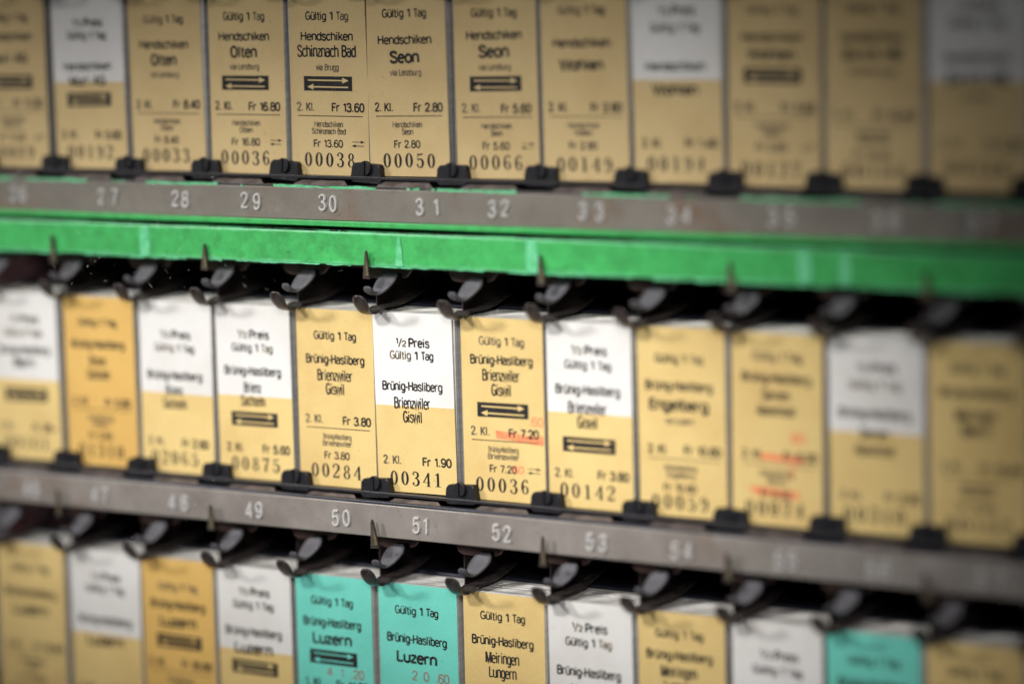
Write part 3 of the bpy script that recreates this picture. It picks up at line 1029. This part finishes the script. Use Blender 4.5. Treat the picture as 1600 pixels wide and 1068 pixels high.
ticket(1, 2, OCHRE, H, [('Wohlen', 35.0)], 'ochre Wohlen ticket without arrow block, serial number 00149, ' + RAIL % 33, zs=dict(g=51.4, f=41.6, kl=22.2), price='Fr 2.80', serial='00149')
ticket(1, 3, HALF, H, [('Wohlen', 27.7)], 'half white half ochre Wohlen ticket ' + RAIL % 34, split=30.6, zs=dict(preis=51.0, g=46.0, f=34.6, kl=11.8, serial=5.6), price='Fr 1.40', serial='00194')
ticket(1, 4, OCHRE, H, [('Wohlen', 38.4)], 'ochre Wohlen return ticket with blurred black arrow block ' + RAIL % 35, arrows=32.2, zs=dict(g=51.4, f=43.4, kl=23), price='Fr 5.60', serial='00127', back=True)
ticket(1, 5, OCHRE, H, [('Zürich HB', 38.4)], 'dim ochre ticket without arrow block ' + RAIL % 36, via=('via Othmarsingen', 33.4), zs=dict(g=51.6, f=43.2, kl=21), price='Fr 10.40', serial='00188')
ticket(1, 6, HALF, H, [('Zürich HB', 31.6)], 'half grey-white half ochre ticket ' + RAIL % 37, via=('via Othm.', 26.4), split=30.8, zs=dict(preis=52, g=47.2, f=37.4, kl=13, serial=6.4), price='Fr 5.20', serial='00186')

ticket(2, -5, HALF, B, [('Bern', 33.2)], 'half white half ochre ticket with arrow block ' + RAIL % 46, arrows=22.0, split=27.4, valid='Gültig 10 Tage',
       zs=dict(preis=48.2, g=43.6, f=37.6, kl=11.0, serial=5.4), price='Fr 26.–', serial='00161')
ticket(2, -4, ORANGE, B, [('Brienz', 35.6), ('Sachseln', 31.0)], 'orange-ochre Brienz Sachseln ticket ' + RAIL % 47, zs=dict(g=48.6, f=41.2), price='Fr 5.60', serial='01310')
ticket(2, -3, HALF, B, [('Brienz', 27.6), ('Sachseln', 23.2)], 'half white half ochre ticket without arrow block, serial number 02065', split=26.6, zs=dict(preis=46.2, g=41.8, f=32.6), price='Fr 2.80', serial='02065')
ticket(2, -2, HALF, B, [('Brienz', 30.2), ('Sachseln', 25.8)], 'half white half ochre ticket with arrow block, serial number 00875', arrows=19.7, split=27.3, zs=dict(preis=47.6, g=43.2, f=35.6), price='Fr 5.60', serial='00875')
ticket(2, -1, OCHRE, B, [('Brienzwiler', 36.0), ('Giswil', 31.6)], 'ochre Brienzwiler Giswil ticket at Fr 3.80, serial number 00284', zs=dict(g=48.8, f=41.2), price='Fr 3.80', serial='00284')
ticket(2, 0, HALF, B, [('Brienzwiler', 28.6), ('Giswil', 24.2)], 'half white half ochre Brienzwiler Giswil ticket at Fr 1.90, serial number 00341', split=27.6, zs=dict(preis=47.8, g=43.8, f=34.0, serial=4.5), price='Fr 1.90', serial='00341')
ticket(2, 1, OCHRE, B, [('Brienzwiler', 39.4), ('Giswil', 34.8)], 'ochre Brienzwiler Giswil ticket with price struck out in red, ' + RAIL % 52, arrows=28.4, zs=dict(g=50.0, f=44.2), price='Fr 7.20', serial='00036', back=True, red=red_52)
ticket(2, 2, HALF, B, [('Brienzwiler', 31.0), ('Giswil', 26.6)], 'half white half ochre Brienzwiler Giswil ticket with arrow block, serial number 00142', arrows=19.6, split=29.3, zs=dict(preis=48.8, g=44.3, f=36.6, kl=10.6, serial=5.2), price='Fr 3.80', serial='00142')
ticket(2, 3, OCHRE, B, [('Engelberg', 33.8)], 'ochre Engelberg ticket with bold destination ' + RAIL % 54, via=('via Luzern', 29.0), zs=dict(g=47.8, f=39.6, kl=20.2, serial=4.2), price='Fr 10.80', serial='00059')
ticket(2, 4, OCHRE, B, [('Sarnen', 39.0), ('Alpnachstad', 34.4)], 'ochre ticket with blurred red bars over the price ' + RAIL % 55, zs=dict(g=50.4, f=44.0, kl=21.0), price='Fr 6.20', serial='00074', red=red_55)
ticket(2, 5, HALF, B, [('Sarnen', 29.4), ('Alpnachstad', 24.6)], 'half white half ochre ticket ' + RAIL % 56, split=29.6, zs=dict(preis=48.6, g=43.6, f=35.2, kl=11.0, serial=5.4), price='Fr 3.20', serial='00310')
ticket(2, 6, OCHRE, B, [('Meiringen', 36.6), ('Bern', 32.2)], 'dim ochre ticket ' + RAIL % 57, zs=dict(g=50.0, f=43.0, kl=21.6), price='Fr 15.40', serial='00182')

LOW = 'in the lowest row beneath rail number %d'
ticket(3, -5, OCHRE, B, [('Luzern', 34.2)], 'blurred plain ochre Luzern ticket ' + LOW % 46, zs=dict(g=48.8, f=40.2), price='Fr 10.40', serial='00121')
ticket(3, -4, HALF, B, [('Luzern', 26.6)], 'white-topped ticket without arrow block ' + LOW % 47, split=28.8, zs=dict(preis=48.6, g=44.4, f=33.6), price='Fr 5.20', serial='00233')
ticket(3, -3, ORANGE, B, [('Luzern', 35.8)], 'orange-ochre Luzern ticket with arrow block ' + LOW % 48, arrows=29.2, zs=dict(g=47.8, f=41.6), price='Fr 20.80', serial='00412', back=True)
ticket(3, -2, HALF, B, [('Luzern', 30.0)], 'white-topped Luzern ticket with arrow block ' + LOW % 49, arrows=23.7, split=29.3, zs=dict(preis=49.0, g=44.6, f=35.6), price='Fr 10.40', serial='00518')
ticket(3, -1, TEAL, B, [('Luzern', 36.4)], 'turquoise Luzern ticket with black arrow block in the lowest row', arrows=30.2, zs=dict(g=48.8, f=41.8, kl=21.6), price='Fr 41.20', serial='00077', cls='1. Kl.',
       red=lambda r: [r.text(t, x, 25.6, 2.8, wd, 0, 'L') for t, x, wd in (('4', 12, 1.9), ('1', 17.4, 1.0), ('.20', 21.4, 5.2))])
ticket(3, 0, TEAL, B, [('Luzern', 33.6)], 'turquoise Luzern ticket without arrow block, stamped 20.60 in faint red', zs=dict(g=48.8, f=39.6), price='Fr 20.60', serial='00031', cls='1. Kl.',
       red=lambda r: [r.text(t, x, 27.8, 2.9, wd, 0, 'L') for t, x, wd in (('2', 12.6, 1.9), ('0', 17.0, 2.0), ('.60', 21.6, 5.2))])
ticket(3, 1, OCHRE, B, [('Meiringen', 36.8), ('Lungern', 32.2)], 'ochre Meiringen Lungern ticket ' + LOW % 52, zs=dict(g=50.0, f=42.2), price='Fr 5.60', serial='00256')
ticket(3, 2, HALF, B, [('Meiringen', 29.6), ('Lungern', 25.0)], 'white-topped ticket ' + LOW % 53, split=28.0, zs=dict(preis=49.4, g=44.8, f=35.4), price='Fr 2.80', serial='00198')
ticket(3, 3, OCHRE, B, [('Meiringen', 39.0), ('Lungern', 34.4)], 'blurred ochre Meiringen ticket ' + LOW % 54, arrows=28.2, zs=dict(g=50.6, f=44.0), price='Fr 11.20', serial='00087', back=True)
ticket(3, 4, HALF, B, [('Meiringen', 29.6), ('Lungern', 25.0)], 'greyish white-topped ticket ' + LOW % 55, split=27.0, zs=dict(preis=47.6, g=43.0, f=34.4), price='Fr 5.60', serial='00064')
ticket(3, 5, TEAL, B, [('Luzern', 36.0)], 'dark turquoise blurred ticket ' + LOW % 56, zs=dict(g=49.0, f=42.0), price='Fr 8.20', serial='00012')
ticket(3, 6, OCHRE, B, [('Luzern', 36.0)], 'dim ochre ticket ' + LOW % 57, zs=dict(g=49.0, f=42.0), price='Fr 9.40', serial='00045')

# ------------------------------------------------------------------ the cards stacked behind each front ticket
card_me = []
for q in range(3):
    bm = box_bm(0, CARD_W, 0, CARD_T - 0.07, 0, CARD_H, 0)
    me = bpy.data.meshes.new('stacked_ticket')
    bmesh.ops.recalc_face_normals(bm, faces=bm.faces)
    bm.to_mesh(me)
    bm.free()
    me.materials.append(M['pulp'])
    card_me.append(me)

SHORT = {1: ['ochre Muri return ticket', 'half white Muri ticket', 'ochre single Olten ticket', 'ochre Olten return ticket', 'ochre Schinznach Bad ticket', 'ochre single Seon ticket',
             'ochre Seon return ticket', 'ochre single Wohlen ticket', 'half white Wohlen ticket', 'ochre Wohlen return ticket', 'dim ochre ticket beside the ochre Wohlen return ticket',
             'greyish half white ticket ending the top row'],
         2: ['half white ticket beside the orange Brienz ticket', 'orange Brienz ticket', 'half white single Brienz ticket', 'half white Brienz return ticket', 'unmarked ochre Brienzwiler ticket',
             'half white single Brienzwiler ticket', 'ochre Brienzwiler ticket struck out in red', 'half white Brienzwiler return ticket', 'ochre Engelberg ticket', 'ochre ticket with two blurred red bars',
             'half white ticket beside the one with red bars', 'dim ochre ticket at the end of the middle row'],
         3: ['plain ochre Luzern ticket in the lowest row', 'half white single Luzern ticket', 'orange Luzern ticket', 'half white Luzern return ticket', 'turquoise Luzern return ticket',
             'turquoise single Luzern ticket', 'ochre Meiringen ticket beside the turquoise pair', 'white-topped ticket between two ochre Meiringen tickets', 'blurred ochre Meiringen ticket in the lowest row',
             'greyish white-topped ticket beside the dark turquoise ticket', 'dark turquoise ticket apart from the turquoise pair', 'dim ochre ticket beside the dark turquoise ticket']}
deepV, deepF = [], []
rr = random.Random(5)
for row in (1, 2, 3):
    for i in COLS:
        n = ROWNUM[row] + i + 5
        where = SHORT[row][i + 5]
        x0, zb = card_x(row, i), BOTTOM[row]
        y = CARD_T + 0.04
        for q in range(7):
            o = link('stacked_ticket', card_me[q % 3], None, (x0 + rr.uniform(-.3, .12), y, zb + rr.uniform(0, .15)))
            o.rotation_euler = (0, rr.uniform(-.006, .006), 0)
            o['label'] = ('first', 'second', 'third', 'fourth', 'fifth', 'sixth', 'seventh')[q] + ' card behind the ' + where
            o['category'] = 'ticket'
            o['group'] = 'cards stacked behind the ' + where
            y += CARD_T + rr.uniform(0, .05)
        for q in range(rr.randint(11, 19)):
            dx, dz = rr.uniform(-.22, .05), rr.uniform(0, .2)
            a = len(deepV)
            deepV += [(x0 + dx + u, y + v, zb + dz + t) for u in (0, CARD_W) for v in (0, CARD_T - .08) for t in (0, CARD_H)]
            deepF += [tuple(a + j for j in f) for f in ((0, 1, 3, 2), (4, 6, 7, 5), (0, 4, 5, 1), (2, 3, 7, 6), (0, 2, 6, 4), (1, 5, 7, 3))]
            y += CARD_T + rr.uniform(0, .06)
        # weighted pusher that keeps the stack upright
        pb = box_bm(x0 + .3, x0 + CARD_W - .5, y + .2, y + 7, zb, zb + CARD_H + 1.2, 0.5)
        po = from_bm('stack_pusher', pb, M['pusher'])
        po['label'] = 'steel pusher block behind the ' + where
        po['category'] = 'pusher block'
        po['group'] = 'pusher blocks behind the card stacks'
deep = obj('stacked_tickets', deepV, deepF, M['pulp'])
deep['kind'] = 'stuff'
deep['label'] = 'edges of the many cards deeper in the ticket stacks'
deep['category'] = 'tickets'

# ------------------------------------------------------------------ clear cover sheet with dust and scratches
clear = bpy.data.materials.new('clear_sheet')
clear.use_nodes = True
nt = clear.node_tree
nt.nodes.remove(nt.nodes['Principled BSDF'])
tb = nt.nodes.new('ShaderNodeBsdfTransparent')
tb.inputs['Color'].default_value = (1, 1, 1, 1)
nt.links.new(tb.outputs[0], nt.nodes['Material Output'].inputs['Surface'])
sheet = box('cover_pane', XL, XR, -42.0, -40.0, -202, 75, clear)
sheet['label'] = 'clear dusty cover pane in front of the ticket racks'
sheet['category'] = 'pane'
M['dust'] = mat('pale_dust', (0.75, 0.75, 0.74), 0.8)
V, F = [], []
rr = random.Random(21)


def fleck(pts):
    a = len(V)
    V.extend([(x, -42.06, z) for x, z in pts])
    F.append(tuple(range(a, a + len(pts))))


for q in range(420):
    if q % 3:
        x, z = rr.gauss(-60, 38), rr.gauss(-42, 34)
    else:
        x, z = rr.uniform(-190, 250), rr.uniform(-190, 65)
    r = rr.choice((.05, .06, .07, .09, .13))
    e = rr.uniform(.6, 1.5)
    fleck([(x + r * e * math.cos(t) * rr.uniform(.7, 1.2), z + r * math.sin(t) * rr.uniform(.7, 1.2)) for t in [j * math.pi / 3 for j in range(6)]])
for q in range(46):
    x, z = rr.gauss(-58, 30), rr.gauss(-42, 30)
    a, ln = rr.choice((1.57, -.7, -.75, rr.uniform(-1.6, 1.6))), rr.uniform(.8, 5)
    dx, dz = math.cos(a) * ln, math.sin(a) * ln
    wx, wz = -math.sin(a) * .025, math.cos(a) * .025
    fleck([(x, z), (x + dx / 2 + wx, z + dz / 2 + wz), (x + dx, z + dz), (x + dx / 2 - wx, z + dz / 2 - wz)])
d = obj('dust_and_scratches', V, F, M['dust'], sheet)
d['kind'] = 'stuff'
